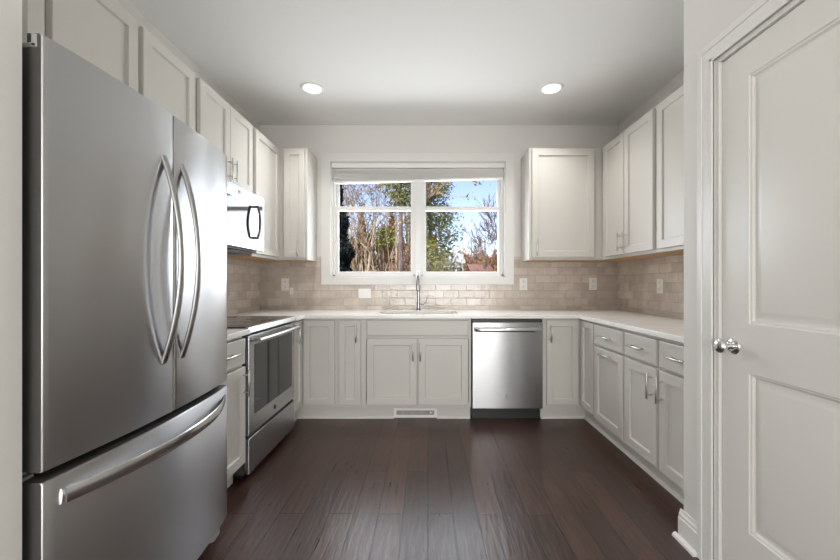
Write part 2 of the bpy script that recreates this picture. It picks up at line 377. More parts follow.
box(bm, -.0986, DY1-DY0+.0986, -.0181, -.006, DZ+.0704, DZ+.0986, .003)
box(bm, -.030, DY1-DY0+.030, -.0165, -.004, DZ+.016, DZ+.03, .0025)
link('door_casing', bm, 'trim', dr)
kx, kz = .054, .94
bm = bmesh.new()
lathe(bm, [(.002, -.009), (.020, -.009), (.028, -.006), (.032, -.002), (.032, 0)], 28, 'Y', (kx, 0, kz))
rs_ = link('rosette', bm, 'chrome', slab, smooth=40)
bm = bmesh.new()
lathe(bm, [(.011, -.006), (.010, -.024), (.012, -.030), (.021, -.035), (.0265, -.043), (.028, -.051), (.026, -.058), (.019, -.064), (.008, -.067), (.001, -.0675)], 28, 'Y', (kx, 0, kz))
link('door_knob', bm, 'chrome', slab, smooth=40)

# baseboards and shoe mouldings
def baseboard(name, x0, x1, y0, y1, side):
    """board against a wall; SIDE is the direction its face looks: -x"""
    bm = bmesh.new()
    prof = [(0, 0), (-.016, 0), (-.016, .100), (-.013, .106), (-.013, .118), (-.009, .126), (-.006, .128), (-.004, .138), (0, .138)]
    return bm, prof
def extrude_prof(bm, prof, p0, p1, nrm):
    """profile (offset along NRM, height) swept from P0 to P1 on the floor"""
    p0, p1, n = Vector(p0), Vector(p1), Vector(nrm)
    a = [bm.verts.new(p0+n*o+Vector((0, 0, h))) for o, h in prof]; b = [bm.verts.new(p1+n*o+Vector((0, 0, h))) for o, h in prof]
    k = len(prof)
    for i in range(k): bm.faces.new((a[i], a[(i+1) % k], b[(i+1) % k], b[i]))
    bm.faces.new(a); bm.faces.new(b[::-1])
BP = [(0, 0), (.016, 0), (.016, .098), (.0125, .104), (.0125, .117), (.008, .124), (.006, .137), (0, .137)]
SP = [(.0, 0), (.017, 0), (.0165, .008), (.012, .015), (.005, .019), (0, .02)]
bm = bmesh.new()
extrude_prof(bm, BP, (PX, 1.701, 0), (PX, DY1+.098, 0), (-1, 0, 0)); extrude_prof(bm, SP, (PX-.016, 1.717, 0), (PX-.016, DY1+.098, 0), (-1, 0, 0))
struct('baseboard_pantry', bm, 'trim')
bm = bmesh.new()
extrude_prof(bm, BP, (PX, .2, 0), (PX, DY0-.098, 0), (-1, 0, 0)); extrude_prof(bm, SP, (PX-.016, .2, 0), (PX-.016, DY0-.098, 0), (-1, 0, 0))
struct('baseboard_near', bm, 'trim')

# ------------------------------------------------------------------ cabinets
RB, RL, RR = 0, PI/2, -PI/2            # facing the camera / right / left
YF = 3.16                               # face frame of the back run
XLF, XRF = -1.105, 1.33                 # face frames of the side runs (door fronts 2 cm proud)
UYF = 3.455; UXL, UXR = -1.425, 1.648   # upper cabinets
UB, UT = 1.408, 2.469
T = .024
def shaker(w, h, fr=.058):
    bm = bmesh.new(); t = T
    e = .0025
    rect_rings(bm, [(0, w, 0, 0, h), (0, w, -t+e, 0, h), (e, w-e, -t, e, h-e), (fr, w-fr, -t, fr, h-fr), (fr+.005, w-fr-.005, -t+.0115, fr+.005, h-fr-.005)])
    v = [bm.verts.new(p) for p in ((0, 0, 0), (w, 0, 0), (w, 0, h), (0, 0, h))]; bm.faces.new(v[::-1])
    bmesh.ops.remove_doubles(bm, verts=bm.verts, dist=1e-6)
    return bm
def slabfront(w, h):
    bm = bmesh.new(); t = T; e = .005
    rect_rings(bm, [(0, w, 0, 0, h), (0, w, -t+e, 0, h), (e*.4, w-e*.4, -t+e*.3, e*.4, h-e*.4), (e, w-e, -t, e, h-e)])
    v = [bm.verts.new(p) for p in ((0, 0, 0), (w, 0, 0), (w, 0, h), (0, 0, h))]; bm.faces.new(v[::-1])
    bmesh.ops.remove_doubles(bm, verts=bm.verts, dist=1e-6)
    return bm
def pull_mesh(L):
    bm = bmesh.new()
    tube(bm, [(0, -.034, -L/2), (0, -.034, -L/2+.002), (0, -.034, L/2-.002), (0, -.034, L/2)], [.0045, .006, .006, .0045], 14)
    for s in (-1, 1): tube(bm, [(0, 0, s*L*.33), (0, -.03, s*L*.33)], .0045, 10)
    me = bpy.data.meshes.new('handle'); bmesh.ops.recalc_face_normals(bm, faces=bm.faces); bm.to_mesh(me); bm.free(); me.materials.append(M['nickel'])
    me.polygons.foreach_set('use_smooth', [True]*len(me.polygons)); me.set_sharp_from_angle(angle=.7); return me
PULL = pull_mesh(.150)
def front(kind, parent, x0, x1, z0, z1, handle=None):
    """door, drawer or false front; handle ('v', x, zc) or ('h', xc, z) in the cabinet's own frame"""
    w, h = x1-x0, z1-z0
    bm = shaker(w, h, .058 if w > .2 else .05) if kind == 'door' else slabfront(w, h)
    o = link(kind, bm, 'paint', parent, loc=(x0, -.003, z0))
    if handle:
        k, a, z = handle
        inst('handle', PULL, o, (a-x0, -T, z-z0), (0, 0, 0) if k == 'v' else (0, PI/2, 0))
    return o
def cabinet(name, label, cat, group, origin, rz, w, d, z0, z1, toe=True, maple=False, body=None):
    r = root(name, label, cat, origin, rz, group)
    if body is None: link('body', newbox(0, w, 0, d, z0, z1, bev=.0012, seg=1), 'paint', r)
    if toe: link('toe_kick', newbox(0, w, .055, .075, 0, z0+.001), 'paint', r)
    if maple: link('underside_panel', newbox(.018, w-.018, .018, d-.01, z0-.003, z0+.004), 'maple', r, label='raw maple underside')
    return r
GB, GU = 'greige base cabinets', 'greige wall cabinets'
BZ0, BZ1 = .112, .884
DZ0, DZ1, DRZ0, DRZ1 = .128, .695, .712, .862     # base door and drawer heights
BD = .60
# --- back run (local x = world x)
def bx(px): return (px-428.1)/116.2               # width measured along the back run
xs0 = bx(336.6)
c = cabinet('base_cabinet', 'narrow greige base cabinet with one tall door left of the sink doors', 'cabinet', GB, (xs0, YF, 0), RB, bx(363.6)-xs0, BD, BZ0, BZ1)
front('door', c, bx(339)-xs0, bx(360.8)-xs0, .14, .868, ('v', bx(356.6)-xs0, .755))
x0 = bx(363.6); x1 = bx(471.2)
c = cabinet('sink_cabinet', 'wide greige sink base cabinet with two doors under the faucet', 'cabinet', GB, (x0, YF, 0), RB, x1-x0, BD, BZ0, BZ1, body='panels')
bm = bmesh.new(); w = x1-x0
box(bm, 0, .018, 0, BD, BZ0, BZ1); box(bm, w-.018, w, 0, BD, BZ0, BZ1); box(bm, .018, w-.018, 0, BD, BZ0, BZ0+.018); box(bm, .018, w-.018, BD-.012, BD, BZ0+.018, BZ1)
box(bm, .018, w-.018, 0, .018, BZ0+.018, BZ0+.04); box(bm, .018, w-.018, 0, .018, .70, BZ1); box(bm, w/2-.02, w/2+.02, 0, .018, BZ0+.04, .70)
link('body', bm, 'paint', c)
front('false_front', c, bx(366.7)-x0, bx(468.3)-x0, .735, .868)
front('door', c, bx(366.7)-x0, bx(416.9)-x0, .14, .712, ('v', bx(413.1)-x0, .598))
front('door', c, bx(418.2)-x0, bx(468.3)-x0, .14, .712, ('v', bx(420.4)-x0, .598))

# --- corner units: L-shaped bodies
def lbody(pts, z0, z1):
    bm = bmesh.new(); a = [bm.verts.new((x, y, z0)) for x, y in pts]; b = [bm.verts.new((x, y, z1)) for x, y in pts]
    for i in range(len(pts)): bm.faces.new((a[i], a[(i+1) % len(pts)], b[(i+1) % len(pts)], b[i]))
    bm.faces.new(a[::-1]); bm.faces.new(b); return bm
LCY = 2.945
c = root('corner_base_cabinet', 'greige corner base cabinet between the range and the narrow cabinet', 'cabinet', (XLF, YF, 0), 0, GB)
cl = xs0
part('body', lbody([(XL+.005, LCY), (XLF, LCY), (XLF, YF), (cl, YF), (cl, YB-.01), (XL+.005, YB-.01)], BZ0, BZ1), 'paint', c)
part('toe_kick', lbody([(XLF-.075, LCY), (XLF-.055, LCY), (XLF-.055, YF+.055), (cl, YF+.055), (cl, YF+.075), (XLF-.075, YF+.075)], 0, BZ0+.001), 'paint', c)
d1 = link('door', shaker(bx(334.6)-bx(303.6), .728, .05), 'paint', c, loc=(bx(303.6)-XLF, 0, .14))
d2 = link('door', shaker(YF-T-.004-2.957, .728, .05), 'paint', c, loc=(0, 2.957-YF, .14), rot=(0, 0, RL))
inst('handle', PULL, d2, (.03, -T, .62))
RCY = 2.882
c = root('corner_base_cabinet', 'greige corner base cabinet right of the dishwasher', 'cabinet', (XRF, YF, 0), 0, GB)
cr = bx(542.9)
part('body', lbody([(cr, YF), (XRF, YF), (XRF, RCY), (XR-.005, RCY), (XR-.005, YB-.01), (cr, YB-.01)], BZ0, BZ1), 'paint', c)
part('toe_kick', lbody([(cr, YF+.055), (XRF+.055, YF+.055), (XRF+.055, RCY), (XRF+.075, RCY), (XRF+.075, YF+.075), (cr, YF+.075)], 0, BZ0+.001), 'paint', c)
d1 = link('door', shaker(bx(578.2)-bx(546.7), .728, .05), 'paint', c, loc=(bx(546.7)-XRF, 0, .14))
inst('handle', PULL, d1, (bx(550.3)-bx(546.7), -T, .615))
d2 = link('door', shaker(YF-T-.004-(RCY+.012), .728, .05), 'paint', c, loc=(0, -T-.004, .14), rot=(0, 0, RR))
# --- right run (local x = towards the camera)
y1 = RCY; y0 = 2.438
c = cabinet('trash_cabinet', 'greige pull-out cabinet with one drawer next to the right corner unit', 'cabinet', GB, (XRF, y1, 0), RR, y1-y0, BD, BZ0, BZ1)
w = y1-y0
front('drawer', c, .014, w-.012, DRZ0, DRZ1, ('h', w/2, .79)); front('door', c, .014, w-.012, DZ0, DZ1, ('h', w/2, .66))
y1 = y0; y0 = 1.69
c = cabinet('base_cabinet', 'greige base cabinet with two drawers and two doors nearest the pantry wall', 'cabinet', GB, (XRF, y1, 0), RR, y1-y0, BD, BZ0, BZ1)
front('drawer', c, .012, .35, DRZ0, DRZ1, ('h', .181, .79)); front('drawer', c, .376, .714, DRZ0, DRZ1, ('h', .545, .79))
front('door', c, .012, .35, DZ0, DZ1, ('v', .318, .59)); front('door', c, .376, .714, DZ0, DZ1, ('v', .408, .59))
# --- left run beside the refrigerator
y0, y1 = 1.745, 2.168
c = cabinet('base_cabinet', 'greige base cabinet with a drawer between the refrigerator and the range', 'cabinet', GB, (XLF, y0, 0), RL, y1-y0, BD+.02, BZ0, BZ1)
w = y1-y0
front('drawer', c, .012, w-.012, DRZ0, DRZ1, ('h', w/2+.0, .79)); front('door', c, .012, w-.012, DZ0, DZ1, ('v', w-.04, .60))
# --- wall cabinets, left run (local x = away from the camera)
def upper(label, group, origin, rz, w, d, z0, doors, name='wall_cabinet'):
    c = cabinet(name, label, 'cabinet', group, origin, rz, w, d, z0, UT, False, True)
    for (a, b, h) in doors: front('door', c, a, b, z0+.022, UT-.022, h)
    return c
LD = UXL-XL-.003
upper('greige wall cabinet with two doors above the refrigerator', GU, (UXL, .905, 0), RL, 1.775-.905, LD, 1.845,
      [(.018, .427, ('v', .395, 1.972)), (.453, .858, ('v', .485, 1.972))])
upper('tall greige single-door wall cabinet just beyond the refrigerator cabinet', GU, (UXL, 1.777, 0), RL, 2.206-1.777, LD, UB, [(.016, .418, ('v', .388, UB+.12))])
upper('greige two-door wall cabinet above the microwave', GU, (UXL, 2.208, 0), RL, 2.948-2.208, LD, 1.872,
      [(.034, .370, ('v', .342, 1.985)), (.374, .704, ('v', .402, 1.985))])
upper('tall greige corner wall cabinet between microwave and window wall', GU, (UXL, 2.950, 0), RL, YB-.012-2.950, LD, UB, [(.018, .485, None)])
nx0, nx1 = UXL+.002, -1.142
upper('slim greige wall cabinet just left of the window', GU, (nx0, UYF, 0), RB, nx1-nx0, YB-.012-UYF, UB, [((283.7-428.1)/106.4-nx0, (304.3-428.1)/106.4-nx0, ('v', (298.8-428.1)/106.4-nx0, UB+.105))])
# right side
wx0 = (529.7-428.1)/106.1; wx1 = UXR-.002
upper('greige single-door wall cabinet just right of the window', GU, (wx0, UYF, 0), RB, wx1-wx0, YB-.012-UYF, UB, [((532.3-428.1)/106.4-wx0, (594.2-428.1)/106.4-wx0, ('v', (536.4-428.1)/106.4-wx0, UB+.11))])
RD = XR-UXR-.003
upper('greige two-door wall cabinet on the right wall nearest the corner', GU, (UXR, YB-.012, 0), RR, YB-.012-2.612, RD, UB,
      [(YB-.012-3.385, YB-.012-3.030, ('v', YB-.012-3.065, UB+.125)), (YB-.012-3.020, YB-.012-2.636, ('v', YB-.012-2.985, UB+.125))])
upper('greige two-door wall cabinet on the right wall against the pantry', GU, (UXR, 2.610, 0), RR, 2.610-1.69, RD, UB, [(.018, .455, ('v', .42, UB+.125)), (.460, .900, ('v', .495, UB+.125))])

# shoe moulding along the toe kicks
bm = bmesh.new()
extrude_prof(bm, SP, (XLF-.055, YF+.055, 0), (bx(393.1), YF+.055, 0), (0, -1, 0)); extrude_prof(bm, SP, (bx(436.9), YF+.055, 0), (bx(471.2), YF+.055, 0), (0, -1, 0))
extrude_prof(bm, SP, (bx(543.2), YF+.055, 0), (XRF+.055, YF+.055, 0), (0, -1, 0)); extrude_prof(bm, SP, (XRF+.055, YF+.055, 0), (XRF+.055, 1.69, 0), (-1, 0, 0))
extrude_prof(bm, SP, (XLF-.055, LCY, 0), (XLF-.055, YF+.055, 0), (1, 0, 0))
struct('trim_4', bm, 'trim')

# ------------------------------------------------------------------ worktops
def worktop(name, label, outline, hole=None):
    cu = bpy.data.curves.new(name, 'CURVE'); cu.dimensions = '2D'; cu.fill_mode = 'BOTH'; cu.extrude = .013; cu.bevel_depth = .002; cu.bevel_resolution = 1
    for pts in ([outline] + ([hole] if hole else [])):
        s = cu.splines.new('POLY'); s.points.add(len(pts)-1); s.use_cyclic_u = True
        for p, q in zip(s.points, pts): p.co = (q[0], q[1], 0, 1)
    t = bpy.data.objects.new('t', cu); C.objects.link(t)
    me = bpy.data.meshes.new_from_object(t.evaluated_get(bpy.context.evaluated_depsgraph_get())); bpy.data.objects.remove(t)
    me.materials.clear(); me.materials.append(M['quartz']); me.polygons.foreach_set('use_smooth', [False]*len(me.polygons))
    o = bpy.data.objects.new(name, me); C.objects.link(o); o.location = (0, 0, .899); return tag(o, label, 'worktop')
CFY = 3.123; CFL, CFR = -1.06, 1.29
SX, SY, SW, SD = -.09, 3.425, .365, .185
hole = []
for (cx_, cy_, a0) in ((SX+SW-.07, SY+SD-.07, 0), (SX-SW+.07, SY+SD-.07, 90), (SX-SW+.07, SY-SD+.07, 180), (SX+SW-.07, SY-SD+.07, 270)):
    for k in range(9):
        a = math.radians(a0+k*90/8); hole.append((cx_+.07*math.cos(a), cy_+.07*math.sin(a)))
worktop('worktop', 'white quartz worktop wrapping round the back and right walls with the sink cut-out',
        [(XL+.012, 2.946), (CFL, 2.946), (CFL, CFY), (CFR, CFY), (CFR, 1.69), (XR-.012, 1.69), (XR-.012, YB-.012), (XL+.012, YB-.012)], hole[::-1])
worktop('worktop', 'short white quartz worktop between refrigerator and range', [(XL+.012, 1.745), (CFL, 1.745), (CFL, 2.171), (XL+.012, 2.171)])

# ------------------------------------------------------------------ sink and faucet
sk = root('kitchen_sink', 'stainless undermount sink set in the white worktop below the window', 'sink', (SX, SY, .68))
bm = bmesh.new()
def rr_ring(g, z):
    r = max(.07+g, .02); out_ = []
    for (sx, sy, a0) in ((1, 1, 0), (-1, 1, 90), (-1, -1, 180), (1, -1, 270)):
        for k in range(9):
            a = math.radians(a0+k*90/8); out_.append(bm.verts.new((SX+sx*(SW+g-r)+r*math.cos(a), SY+sy*(SD+g-r)+r*math.sin(a), z)))
    return out_
rings = [rr_ring(.022, .883), rr_ring(-.004, .883), rr_ring(-.012, .72), rr_ring(-.035, .70), rr_ring(-.10, .695)]
for a, b in zip(rings, rings[1:]):
    for k in range(len(a)): bm.faces.new((a[k], a[(k+1) % len(a)], b[(k+1) % len(a)], b[k]))
bm.faces.new(rings[-1])
part('bowl', bm, 'steel2', sk, smooth=50)
bm = bmesh.new(); lathe(bm, [(.002, .698), (.035, .698), (.042, .701), (.045, .699), (.045, .696)], 24, 'Z', (SX, SY, 0)); part('drain', bm, 'chrome', sk, smooth=40)
fx, fy = -.098, 3.685
fa = root('faucet', 'chrome pull-down kitchen faucet behind the sink', 'faucet', (fx, fy, .914))
bm = bmesh.new(); lathe(bm, [(.001, .914), (.027, .914), (.027, .920), (.020, .926), (.0175, .94), (.0175, .985), (.0165, .99), (.001, .99)], 24, 'Z', (fx, fy, 0)); part('base', bm, 'faucet', fa, smooth=40)
bm = bmesh.new(); pts = [(fx, fy, .98), (fx, fy, 1.10), (fx, fy, 1.17)]
for k in range(1, 15):
    a = PI*k/14*.97; pts.append((fx, fy-.085+.085*math.cos(a), 1.20+.105*math.sin(a)))
tube(bm, pts, .0125, 16, up=(1, 0, 0)); part('spout', bm, 'faucet', fa, smooth=50)
e = Vector(pts[-1])
bm = bmesh.new(); tube(bm, [e+Vector((0, 0, .01)), e+Vector((0, -.002, -.03)), e+Vector((0, -.004, -.075)), e+Vector((0, -.005, -.09))], [.0145, .0155, .0175, .0165], 16, up=(1, 0, 0)); sh = part('spray_head', bm, 'faucet', fa, smooth=40)
bm = bmesh.new(); tube(bm, [e+Vector((0, -.005, -.089)), e+Vector((0, -.0052, -.097))], .0158, 16, up=(1, 0, 0)); part('nozzle', bm, 'black', sh, smooth=40)
bm = bmesh.new(); tube(bm, [(fx+.012, fy, .965), (fx+.055, fy, .965)], .011, 14); tube(bm, [(fx+.05, fy, .965), (fx+.068, fy, .975), (fx+.082, fy, 1.0), (fx+.088, fy, 1.045)], [.009, .008, .006, .005], 12); part('lever', bm, 'faucet', fa, smooth=40)

# ------------------------------------------------------------------ refrigerator
FY0, FY1, FH = .878, 1.730, 1.787
FXB = -1.025
def ffx(y):
    t = (y-FY0)/(FY1-FY0); return -.927-.022*t+.030*(1-(2*t-1)**2)
fr_ = root('refrigerator', 'stainless french-door refrigerator with bottom freezer drawer', 'refrigerator', (-1.35, (FY0+FY1)/2, 0))
part('case', newbox(XL+.03, FXB-.008, FY0+.004, FY1-.004, .05, FH-.04, bev=.004), 'dark', fr_)
def bowed(ya, yb, za, zb, ra=.0045, rb=.009, FXB=FXB):
    """door or drawer slab with a bowed front: material 0 steel skin, 1 dark sides"""
    bm = bmesh.new(); N = 28
    cols = []
    ys = [ya+(yb-ya)*i/N for i in range(N+1)]
    sec = [(FXB, ya, 1), (ffx(ya)-ra, ya, 1)] + [(ffx(ya)-ra+ra*math.sin(t), ya+ra-ra*math.cos(t), 0) for t in (.4, .8, 1.2)]
    sec += [(ffx(y), y, 0) for y in ys if ya+ra*.99 < y < yb-rb*.99]
    sec += [(ffx(yb)-rb+rb*math.sin(t), yb-rb+rb*math.cos(t), 0) for t in (1.2, .8, .4)] + [(ffx(yb)-rb, yb, 1), (FXB, yb, 1)]
    zz = [(za, .006), (za+.002, .002), (za+.006, 0), (zb-.006, 0), (zb-.002, .002), (zb, .006)]
    rows = [[bm.verts.new((max(x-i, FXB) if m_ == 0 or k in (1, len(sec)-2) else x, y, z)) for k, (x, y, m_) in enumerate(sec)] for z, i in zz]
    for a, b in zip(rows, rows[1:]):
        for k in range(len(sec)-1):
            f = bm.faces.new((a[k], a[k+1], b[k+1], b[k])); f.material_index = 1 if k in (0, len(sec)-2) else 0
        f = bm.faces.new((a[-1], a[0], b[0], b[-1])); f.material_index = 1
    for r_ in (rows[0], rows[-1]):
        f = bm.faces.new(r_); f.material_index = 1
    return bm
ysp = 1.303
mats = [M['fridge_steel'], M['dark']]
def fdoor(ya, yb, ra, rb):
    # slab to hinge height plus the taller front skin
    a = bowed(ya, yb, .728, FH, ra, rb, -.965); bx_ = bmesh.new(); box(bx_, FXB, -.963, ya+.0008, yb-.0008, .730, FH-.034); merge(a, bx_, 1); return a
dl = part('door', fdoor(FY0, ysp-.003, .0045, .003), mats, fr_, smooth=35)
drr = part('door', fdoor(ysp+.003, FY1, .003, .009), mats, fr_, smooth=35)
fz = part('freezer_drawer', bowed(FY0, FY1, .085, .704), mats, fr_, smooth=35)
part('gasket', newbox(FXB-.006, FXB+.03, FY0+.012, FY1-.012, .10, FH-.06), 'black', fr_)
def bow(door, y, z0, z1):
    bm = bmesh.new(); n = 26; pts = []
    for i in range(n+1):
        t = i/n; o = .062*4*t*(1-t); pts.append((ffx(y)+o-.002, y, z0+(z1-z0)*t))
    tube(bm, pts, .0135, 12, flat=.62, up=(0, 1, 0)); part('handle', bm, 'handle_steel', door, smooth=50)
bow(dl, 1.255, .912, 1.622); bow(drr, 1.352, .912, 1.622)
bm = bmesh.new(); pts = []
for i in range(31):
    t = i/30; y = .922+(1.70-.922)*t; o = .008+.054*4*t*(1-t) if t < .5 else .062-.064*((t-.5)/.5)**2.2
    pts.append((ffx(y)+o, y, .650))
tube(bm, pts, .020, 14, flat=.22, up=(0, 0, 1))
tube(bm, [(ffx(.987)-.002, .987, .655), (ffx(.987)+.018, .987, .655)], .008, 10)
part('handle', bm, 'steel2', fz, smooth=50)
bm = bmesh.new(); box(bm, FXB-.05, -.941, FY0-.002, FY0+.05, FH-.034, FH-.022, .003); box(bm, -.953, -.940, FY0-.002, FY0+.0, FH-.033, FH-.002, .0005)
box(bm, FXB+.008, FXB+.026, FY0+.008, FY0+.04, FH-.026, FH-.010, .003)
part('hinge_cover', bm, 'greyplastic', fr_)
part('hinge_cover', newbox(FXB-.05, -.9655, FY1-.05, FY1-.001, FH-.034, FH-.022, bev=.003), 'greyplastic', fr_)
bm = bmesh.new(); box(bm, FXB+.0, FXB+.045, FY0+.004, FY0+.03, .7045, .7125, .002); box(bm, FXB+.0, FXB+.045, FY0+.004, FY0+.03, .7195, .7275, .002)
part('center_hinge', bm, 'greyplastic', fr_)
part('base_grille', newbox(FXB-.05, FXB-.005, FY0+.02, FY1-.02, .012, .078, bev=.003), 'black', fr_)
for y in (FY0+.05, FY1-.05):
    bm = bmesh.new(); box(bm, FXB-.02, FXB+.055, y-.028, y+.028, .012, .07, .012); lathe(bm, [(.018, 0), (.022, .004), (.022, .014), (.012, .018)], 16, 'Z', (FXB+.025, y, 0))
    part('foot', bm, 'greyplastic', fr_, smooth=40)

# ------------------------------------------------------------------ range
RY0, RY1, RXF = 2.190, 2.936, -1.075
rg = root('range', 'stainless slide-in electric range with black glass cooktop', 'range', (-1.40, (RY0+RY1)/2, 0))
part('body', newbox(XL+.03, RXF-.03, RY0+.003, RY1-.003, .03, .895), 'dark', rg)
part('cooktop', newbox(XL+.02, RXF-.022, RY0-.004, RY1+.004, .9155, .923, bev=.002), 'blackglass', rg)
part('cooktop_base', newbox(XL+.02, RXF-.03, RY0+.003, RY1-.003, .895, .9155), 'steel2', rg)
bm = bmesh.new()
sec = [(RXF-.03, .882), (RXF+.004, .882), (RXF+.010, .890), (RXF-.004, .918), (RXF-.022, .9235), (RXF-.03, .9235)]
a = [bm.verts.new((x, RY0-.001, z)) for x, z in sec]; b = [bm.verts.new((x, RY1+.001, z)) for x, z in sec]
for i in range(6): bm.faces.new((a[i], a[(i+1) % 6], b[(i+1) % 6], b[i]))
bm.faces.new(a); bm.faces.new(b[::-1]); part('control_strip', bm, 'handle_steel', rg)
for (yy, rad) in ((RY0+.2, .105), (RY1-.2, .085)):
    for xx in (RXF-.2, RXF-.45):
        bm = bmesh.new(); tube(bm, [(xx+rad*math.cos(t*PI/20), yy+rad*math.sin(t*PI/20), .9232) for t in range(41)], .0012, 6, cap=False); part('burner_ring', bm, 'greyplastic', rg)
od = part('oven_door', newbox(RXF-.028, RXF, RY0+.002, RY1-.002, .268, .870, bev=.004), 'steel', rg)
part('window_glass', newbox(RXF-.006, RXF+.0025, RY0+.072, RY1-.06, .378, .808, bev=.001), 'blackglass', od)
bm = bmesh.new(); hy0, hy1 = RY0+.03, RY1-.03
tube(bm, [(RXF+.047+.012*4*t/20*(1-t/20), hy0+(hy1-hy0)*t/20, .838) for t in range(21)], .0145, 16, up=(0, 0, 1))
for y in (hy0+.02, hy1-.02): tube(bm, [(RXF-.002, y, .842), (RXF+.05, y, .839)], .011, 12)
part('handle', bm, 'handle_steel', od, smooth=50)
def badge(parent, c, nrm, r, m1='greyplastic'):
    """small round monogram badge: disc, rim and a looped script mark"""
    bm = bmesh.new(); n = Vector(nrm); u = n.cross(Vector((0, 0, 1))).normalized(); w = Vector((0, 0, 1)); c = Vector(c)
    P = lambda a, b, h: c+u*a+w*b+n*h
    rim = [P(r*math.cos(k*PI/14), r*math.sin(k*PI/14), .0015) for k in range(29)]
    tube(bm, rim, r*.09, 6, cap=False)
    for sgn in (-1, 1):
        tube(bm, [P(sgn*r*(.34+.30*math.cos(t*.45)), r*.5*math.sin(t*.45), .0015) for t in range(13)], r*.07, 6)
    tube(bm, [P(-r*.5, -r*.45, .0015), P(-r*.1, r*.1, .0015), P(0, r*.5, .0015), P(r*.15, 0, .0015), P(r*.55, -r*.35, .0015)], r*.06, 6)
    d = [bm.verts.new(P(r*math.cos(k*PI/14), r*math.sin(k*PI/14), .0008)) for k in range(28)]; f = bm.faces.new(d); f.material_index = 1
    return part('badge', bm, [M[m1], M['steel2']], parent, smooth=50)
badge(od, (RXF, (RY0+RY1)/2, .318), (1, 0, 0), .016, 'black')
sd_ = part('storage_drawer', newbox(RXF-.028, RXF, RY0+.002, RY1-.002, .035, .248, bev=.004), 'steel', rg)
part('drawer_recess', newbox(RXF-.03, RXF-.012, RY0+.006, RY1-.006, .249, .267), 'black', rg)
for y in (RY0+.05, RY1-.05):
    for x in (RXF-.08, XL+.10): part('foot', newbox(x-.02, x+.02, y-.02, y+.02, 0, .031), 'black', rg)

# ------------------------------------------------------------------ microwave
MXF, MY0, MY1, MZ0, MZ1 = -1.325, 2.212, 2.945, 1.442, 1.868
mw = root('microwave', 'stainless over-the-range microwave with a bowed dark handle', 'microwave', (-1.53, (MY0+MY1)/2, MZ0))
part('body', newbox(XL+.01, MXF-.035, MY0, MY1, MZ0+.004, MZ1, bev=.003), 'greyplastic', mw)
MD = 2.828
md = part('door', newbox(MXF-.034, MXF, MY0, MD-.001, MZ0, MZ1, bev=.003), 'steel2', mw)
part('window_glass', newbox(MXF-.006, MXF+.002, MY0+.06, MD-.10, MZ0+.085, MZ1-.085, bev=.001), 'blackglass', md)
bm = bmesh.new(); hz0, hz1 = 1.522, 1.774
tube(bm, [(MXF+.028+.022*4*t/16*(1-t/16), 2.772, hz0+(hz1-hz0)*t/16) for t in range(17)], .011, 12, up=(0, 1, 0), flat=.8)
for z in (hz0+.008, hz1-.008): tube(bm, [(MXF-.002, 2.772, z), (MXF+.034, 2.772, z)], .011, 10)
part('handle', bm, mat('dark_handle', (.10, .10, .10), .3, .6), md, smooth=50)
badge(md, (MXF, 2.56, MZ1-.042), (1, 0, 0), .016, 'greyplastic')
cp = part('control_panel', newbox(MXF-.034, MXF, MD+.001, MY1, MZ0, MZ1, bev=.003), 'steel2', mw)
part('display', newbox(MXF-.004, MXF+.0015, MD+.022, MY1-.02, MZ0+.09, MZ1-.06), 'blackglass', cp)
bm = bmesh.new(); box(bm, XL+.02, MXF-.05, MY0+.02, MY1-.02, MZ0-.010, MZ0+.004, .002)
part('vent_underside', bm, 'black', mw)
for y in (MY0+.17, MY1-.17): part('grease_filter', newbox(XL+.12, MXF-.10, y-.12, y+.12, MZ0-.013, MZ0-.009), 'greyplastic', mw)

# ------------------------------------------------------------------ dishwasher
wx0, wx1 = bx(472.0), bx(542.2); DYF = 3.122
dw = root('dishwasher', 'stainless dishwasher with bar handle right of the sink', 'dishwasher', ((wx0+wx1)/2, DYF, 0))
part('tub', newbox(wx0+.004, wx1-.004, DYF+.11, YB-.03, .012, .872), 'greyplastic', dw)
pd = part('door', newbox(wx0, wx1, DYF, DYF+.045, .112, .852, bev=.005), 'steel', dw)
part('control_edge', newbox(wx0+.003, wx1-.003, DYF+.006, DYF+.05, .853, .878), 'black', dw)
bm = bmesh.new(); a, b = wx0+.02, wx1-.02
pts = [(a, DYF-.002, .792), (a+.004, DYF-.022, .792)]+[(a+(b-a)*t/16, DYF-.034-.010*4*t/16*(1-t/16), .792) for t in range(1, 16)]+[(b-.004, DYF-.022, .792), (b, DYF-.002, .792)]
tube(bm, pts, .018, 12, flat=.5, up=(0, 0, 1)); part('handle', bm, 'steel2', pd, smooth=60)
badge(pd, ((wx0+wx1)/2, DYF, .838), (0, -1, 0), .008); badge(pd, ((wx0+wx1)/2-.015, DYF, .222), (0, -1, 0), .011)
part('toe_panel', newbox(wx0+.004, wx1-.004, DYF+.085, DYF+.10, .0, .11), 'black', dw)

